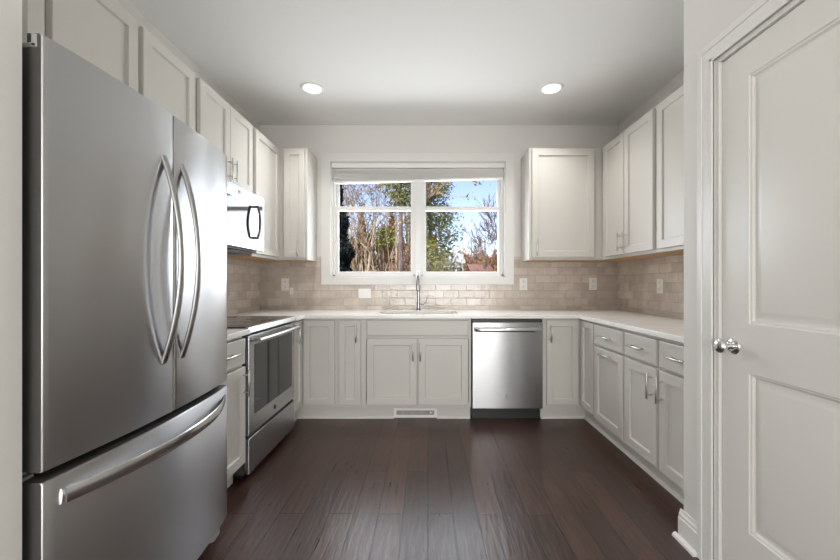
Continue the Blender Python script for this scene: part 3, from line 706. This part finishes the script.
# ------------------------------------------------------------------ vent register, outlets, switch, plug
vx0, vx1 = bx(393.1), bx(436.9)
vr = root('vent_register', 'white slotted vent grille in the toe kick below the sink', 'vent', ((vx0+vx1)/2, YF+.05, .05))
yv = YF+.055-.008
bm = bmesh.new(); box(bm, vx0, vx1, yv, yv+.008, .008, .028, .002); box(bm, vx0, vx1, yv, yv+.008, .068, .088, .002); box(bm, vx0, vx0+.022, yv, yv+.008, .026, .07, .002); box(bm, vx1-.022, vx1, yv, yv+.008, .026, .07, .002)
part('vent_frame', bm, 'white', vr)
part('backing', newbox(vx0+.02, vx1-.02, yv+.0062, yv+.0075, .026, .07), 'shadowgap', vr)
bm = bmesh.new(); n = 34
for i in range(n):
    x = vx0+.026+(vx1-vx0-.052)*i/(n-1); box(bm, x-.0016, x+.0016, yv+.001, yv+.006, .028, .068)
part('louvres', bm, M['white'], vr); part('lever', newbox(vx1-.06, vx1-.046, yv-.008, yv+.004, .046, .056, bev=.002), 'white', vr)
def outlet(label, c, rz, w=.080, h=.125, kind='outlet'):
    o = root('wall_outlet' if kind == 'outlet' else 'switch_plate', label, 'outlet' if kind == 'outlet' else 'switch', c, rz, 'outlets and switch on the tile')
    link('cover_plate', newbox(-w/2, w/2, -.006, 0, -h/2, h/2, bev=.0025), 'white', o)
    if kind == 'outlet':
        for s in (-1, 1):
            q = link('socket', newbox(-.017, .017, -.0085, -.004, s*.028-.018, s*.028+.018, bev=.006), 'white', o)
            bm = bmesh.new()
            for x in (-.006, .006): box(bm, x-.0013, x+.0013, -.0088, -.006, s*.028-.002, s*.028+.008)
            lathe(bm, [(.0025, -.0088), (.0025, -.006)], 10, 'Y', (0, 0, s*.028-.009))
            link('slots', bm, 'slot', q)
    else:
        for x in (-.023, .023): link('rocker', newbox(x-.016, x+.016, -.010, -.004, -.034, .034, bev=.003), 'white', o)
    return o
ty = YB-.009
def wx(px): return (px-428.1)*ty/365
def wz(py): return 1.185+(283.4-py)*ty/365
outlet('white double outlet on the tile left of the window', (wx(285.3), ty, wz(284.6)), 0)
outlet('white double outlet just right of the window casing below the cabinet', (wx(523.4), ty, wz(284.2)), 0)
outlet('white double outlet on the back tile near the right corner', (wx(592.8), ty, wz(283.8)), 0)
outlet('white two-rocker plate on the tile left of the faucet', (wx(364.8), ty, wz(293.6)), 0, .128, .098, 'switch')
outlet('white double outlet on the right wall tile', (XR-.009, 365*(XR-.009)/(660.2-428.1), wz(285.5)-.0), RR, .078, .125)
pg = root('plug_adapter', 'small white plug-in adapter hanging beside the left outlet', 'plug', (wx(291.6), ty, wz(291)))
part('adapter_body', newbox(wx(290.4), wx(293.6), ty-.028, ty-.001, wz(294.2), wz(287.6), bev=.005), 'white', pg)
bm = bmesh.new(); tube(bm, [(wx(289), ty-.008, wz(281)), (wx(291.0), ty-.014, wz(283.5)), (wx(291.4), ty-.014, wz(287.8))], .0025, 8); part('cord', bm, 'greyplastic', pg, smooth=60)

# ------------------------------------------------------------------ ceiling lights
def can(label, x, y):
    o = root('recessed_light', label, 'ceiling light', (x, y, CEIL), 0, 'recessed ceiling lights')
    bm = bmesh.new(); lathe(bm, [(.070, -.001), (.078, -.008), (.094, -.007), (.098, -.002), (.098, 0), (.07, 0)], 40); link('trim_ring', bm, 'white', o, smooth=40)
    bm = bmesh.new(); lathe(bm, [(.072, -.003), (.060, -.0055), (.001, -.006)], 40); link('lens', bm, 'lamp', o, smooth=60)
    l = light('lamp_light', 'SPOT', (0, 0, -.02), (0, 0, 0), 52, (1, .97, .94), spot_size=math.radians(124), spot_blend=1.0, shadow_soft_size=.07); l.parent = o
can('round recessed ceiling light, the left of the two', -.969, 3.06); can('round recessed ceiling light, the right of the two', 1.034, 3.06)

# ------------------------------------------------------------------ outdoors
random.seed(5)
RND = random.random
def U(a, b): return a+(b-a)*RND()
struct('ground', newbox(-70, 90, YB+.4, 170, -.7, -.5), 'lawn')
def branch(bm, p, d, L, r, depth, tips, droop=0, kids=4, spread=.75, tip_r=.012):
    n = 5; pts = [p.copy()]; dd = d.copy()
    for i in range(n):
        dd = (dd+Vector((U(-1, 1), U(-1, 1), U(-.35, .75)-droop))*(.07 if r > .06 else .19)).normalized(); pts.append(pts[-1]+dd*(L/n))
    rs = [max(r*(1-.65*i/n), tip_r) for i in range(n+1)]
    tube(bm, pts, rs, 6 if r > .07 else 4, cap=False)
    if depth == 0: tips.append((pts[-1], dd)); tips.append((pts[3], dd)); return
    for k in range(kids):
        j = 2+int(U(0, 3.99)) if depth > 0 else n
        j = min(j, n); ax = dd.orthogonal().normalized(); ax.rotate(Matrix.Rotation(U(0, 2*PI), 3, dd))
        nd_ = (dd*(1-spread*.5)+ax*spread).normalized()
        branch(bm, pts[j], nd_, L*U(.5, .75), rs[j]*.62, depth-1, tips, droop, kids, spread, tip_r)
    branch(bm, pts[-1], dd, L*.65, rs[-1]*.9, depth-1, tips, droop, kids, spread, tip_r)
def leafquad(bm, c, s):
    a = Vector((U(-1, 1), U(-1, 1), U(-1, 1))).normalized(); b = a.orthogonal().normalized(); b.rotate(Matrix.Rotation(U(0, 6.28), 3, a)); w = a.cross(b)
    bm.faces.new([bm.verts.new(c+b*s), bm.verts.new(c+w*s*.5), bm.verts.new(c-b*s), bm.verts.new(c-w*s*.5)])
def at(px, D): return (px-428.1)*D/365
def zt(py, D): return 1.185+(283.4-py)*D/365
def bare_tree(label, x, y, h, leafmat, nleaf, bark='bark', depth=3, kids=4, ls=.22, spread=.7, group='bare trees beyond the window', tr=.014):
    o = root('bare_tree', label, 'tree', (x, y, -.5), 0, group)
    bm = bmesh.new(); tips = []
    branch(bm, Vector((x, y, -.5)), Vector((U(-.06, .06), 0, 1)).normalized(), h*.52, h*.009+.02, depth, tips, 0, kids, spread, tr)
    part('trunk', bm, bark, o, smooth='keep')
    if nleaf:
        bm = bmesh.new()
        for i in range(nleaf):
            p, d = random.choice(tips); leafquad(bm, p+Vector((U(-1, 1), U(-1, 1), U(-1, 1)))*h*.025, ls*U(.6, 1.3))
        part('crown', bm, leafmat, o, smooth='keep')
    return o
def clump_tree(name, label, cat, x, y, z0, h, wid, leafmat, n, ls, shape='cone', bark='bark_dark', group=None):
    o = root(name, label, cat, (x, y, -.5), 0, group)
    bm = bmesh.new(); tube(bm, [(x, y, -.5), (x+.05, y, h*.5), (x, y, h*.92)], [.04+h*.012, .03+h*.008, .02], 8, cap=False)
    cl = []
    for i in range(34):
        t = (i+.5)/34; z = z0+(h-z0)*t
        rad = wid*((1-t)**.8+.08 if shape == 'cone' else math.sin(PI*min(.97, max(.08, t*.9+.08)))**.6)
        a = i*2.4+U(-.3, .3); rr = rad*U(.45, .95); e_ = Vector((x+rr*math.cos(a), y+rr*math.sin(a), z+rr*.15)); cl.append((e_, rad))
        tube(bm, [(x, y, z-.1*rr), e_], [.05, .015], 4, cap=False)
    part('trunk', bm, bark, o, smooth='keep')
    bm = bmesh.new()
    for i in range(n):
        c_, rad = random.choice(cl); k = .24*rad+.09
        leafquad(bm, c_+Vector((random.gauss(0, k), random.gauss(0, k), random.gauss(0, k*.6))), ls*U(.6, 1.3))
    part('crown', bm, leafmat, o, smooth='keep'); return o
# dark evergreen close to the house
x = at(331, 8.5)
o = root('evergreen_shrub', 'dark green evergreen close outside the left window pane', 'tree', (x, 8.5, -.5))
bm = bmesh.new(); tube(bm, [(x, 8.5, -.5), (x, 8.5, 3.6)], [.09, .02], 8, cap=False); part('trunk', bm, 'bark_dark', o)
bm = bmesh.new(); Hs = 4.6
for i in range(9000):
    t = RND()**1.3; rad = .83*(1-t)**.75*(.93+.14*math.sin(t*40))*math.sqrt(U(.5, 1)); a = U(0, 6.28)
    leafquad(bm, Vector((x+rad*math.cos(a), 8.5+rad*math.sin(a), -.4+Hs*t)), .085)
part('crown', bm, 'leaf_dark', o, smooth='keep')
# bare woods on the left
specs = [(-7.4, 27, 13, 'farthest left of the bare woods'), (350, 24, 12.5, 'tan-leaved, next to the dark evergreen'), (366, 20, 11, 'pale trunk in the middle of the left pane'), (381, 25, 13, 'behind the yellow-green bush'),
         (397, 21, 11, 'right of the yellow-green bush'), (408, 28, 14, 'half hidden by the window post'), (358, 31, 14, 'far back in the left pane')]
for i, (px, D, h, ww) in enumerate(specs):
    x = px if px < 0 else at(px, D)
    bare_tree('bare brown tree '+ww, x, D, h, 'leaf_tan', 700, depth=3, kids=4, ls=.11, spread=.62, tr=.018)
# dry thicket under them: nobody could count it
bm = bmesh.new()
for i in range(52000):
    px = U(300, 436); D = U(23, 30); top = 6.0*(.80+.18*math.sin(px*.23)+.12*math.sin(px*.61+1))
    z = -.4+top*RND()**.9; leafquad(bm, Vector((at(px, D), D, z)), U(.07, .19))
for i in range(380):
    px = U(300, 436); D = U(21, 29); b0 = Vector((at(px, D), D, -.5)); hh = U(3, 7.4)
    tube(bm, [b0, b0+Vector((U(-.5, .5), U(-.3, .3), hh*.5)), b0+Vector((U(-1.2, 1.2), U(-.5, .5), hh))], [.04, .03, .014], 4, cap=False, mi=1)
o = link('underbrush', bm, [M['leaf_tan'], M['bark']], smooth='keep'); tag(o, 'tan dry underbrush filling the lower left pane', 'underbrush', kind='stuff')
clump_tree('leafy_bush', 'yellow-green bush in the middle of the lower left pane', 'bush', at(383, 22), 22, zt(248, 22), zt(229, 22), .85, 'leaf_yellow', 420, .10, 'round')
clump_tree('leafy_bush', 'rust-brown bush at the right of the lower left pane', 'bush', at(403, 21), 21, .3, zt(246, 21), .55, 'leaf_rust', 700, .08, 'round')
clump_tree('pine_tree', 'tall green pine partly behind the window post', 'tree', at(400, 20), 20, zt(208, 20), zt(135, 20), 1.15, 'leaf_pine', 2600, .085, 'round', group='green pines outside')
clump_tree('pine_tree', 'yellow-green pine at the left of the right pane', 'tree', at(430, 24), 24, zt(268, 24), zt(140, 24), 1.95, 'leaf_pine', 9000, .10, 'cone', group='green pines outside')
clump_tree('leafy_bush', 'olive-green spreading bush under the pine in the right pane', 'bush', at(431, 18), 18, .2, zt(246, 18), .72, 'leaf_olive', 2600, .075, 'round')
clump_tree('leafy_bush', 'yellow-leaved shrub low beside the window post', 'bush', at(428, 15), 15, .3, zt(236, 15), .42, 'leaf_yellow', 500, .07, 'round')
clump_tree('leafy_bush', 'low olive-brown bush below the pale roof', 'bush', at(449, 24), 24, .2, zt(271, 24), .55, 'leaf_olive', 1500, .10, 'round')
bare_tree('bare reddish tree at the right edge of the right pane', at(492, 20), 20, 4.7, 'leaf_rust', 900, 'bark_dark', 4, 4, .05, .5, tr=.012)
bare_tree('slender bare tree reaching across the sky from the pine', at(444, 28), 28, 7.6, 'leaf_tan', 0, 'bark_dark', 3, 3, .06, .7, tr=.012)
# rusty tree line in the distance
bm = bmesh.new()
for i in range(14000):
    px = U(436, 560); D = U(66, 80); top = 6.9+.5*math.sin(px*.37)+U(-.9, .6)
    z = -.3+top*(RND()**.7); leafquad(bm, Vector((at(px, D), D, z)), U(.22, .5))
o = link('distant_foliage', bm, 'leaf_rust', smooth='keep'); tag(o, 'rust-brown distant tree line low in the right pane', 'foliage', kind='stuff')
def house(label, x0, x1, D, zw, zr, wallm, roofm, z0=-.5):
    h = root('house', label, 'house', ((x0+x1)/2, D, z0), 0, 'distant houses')
    part('wall', newbox(x0+.3, x1-.3, D, D+7, z0, zw), wallm, h)
    bm = bmesh.new()
    sec = [(D-.4, zw-.05), (D+3.5, zr), (D+7.4, zw-.05), (D+7.4, zw-.25), (D+3.5, zr-.22), (D-.4, zw-.25)]
    a = [bm.verts.new((x0, y, z)) for y, z in sec]; b = [bm.verts.new((x1, y, z)) for y, z in sec]
    for i in range(6): bm.faces.new((a[i], a[(i+1) % 6], b[(i+1) % 6], b[i]))
    bm.faces.new(a); bm.faces.new(b[::-1]); part('roof', bm, roofm, h)
    n = 3
    for i in range(n):
        xx = x0+.3+(x1-x0-.6)*(i+.5)/n; q = part('window', newbox(xx-.5, xx+.5, D-.04, D+.02, zw-1.9, zw-.7), 'vinyl', h); part('pane', newbox(xx-.42, xx+.42, D-.05, D-.03, zw-1.8, zw-.8), 'blackglass', q)
house('distant house with a pale grey roof in the right pane', at(440, 56), at(465, 56), 56, zt(262, 56), zt(252.5, 59), 'siding', 'roof_pale')
house('distant low brick house near the right edge of the right pane', at(470, 48), at(494, 48), 48, zt(270, 48), zt(264, 51), 'brick_far', 'roof_red')
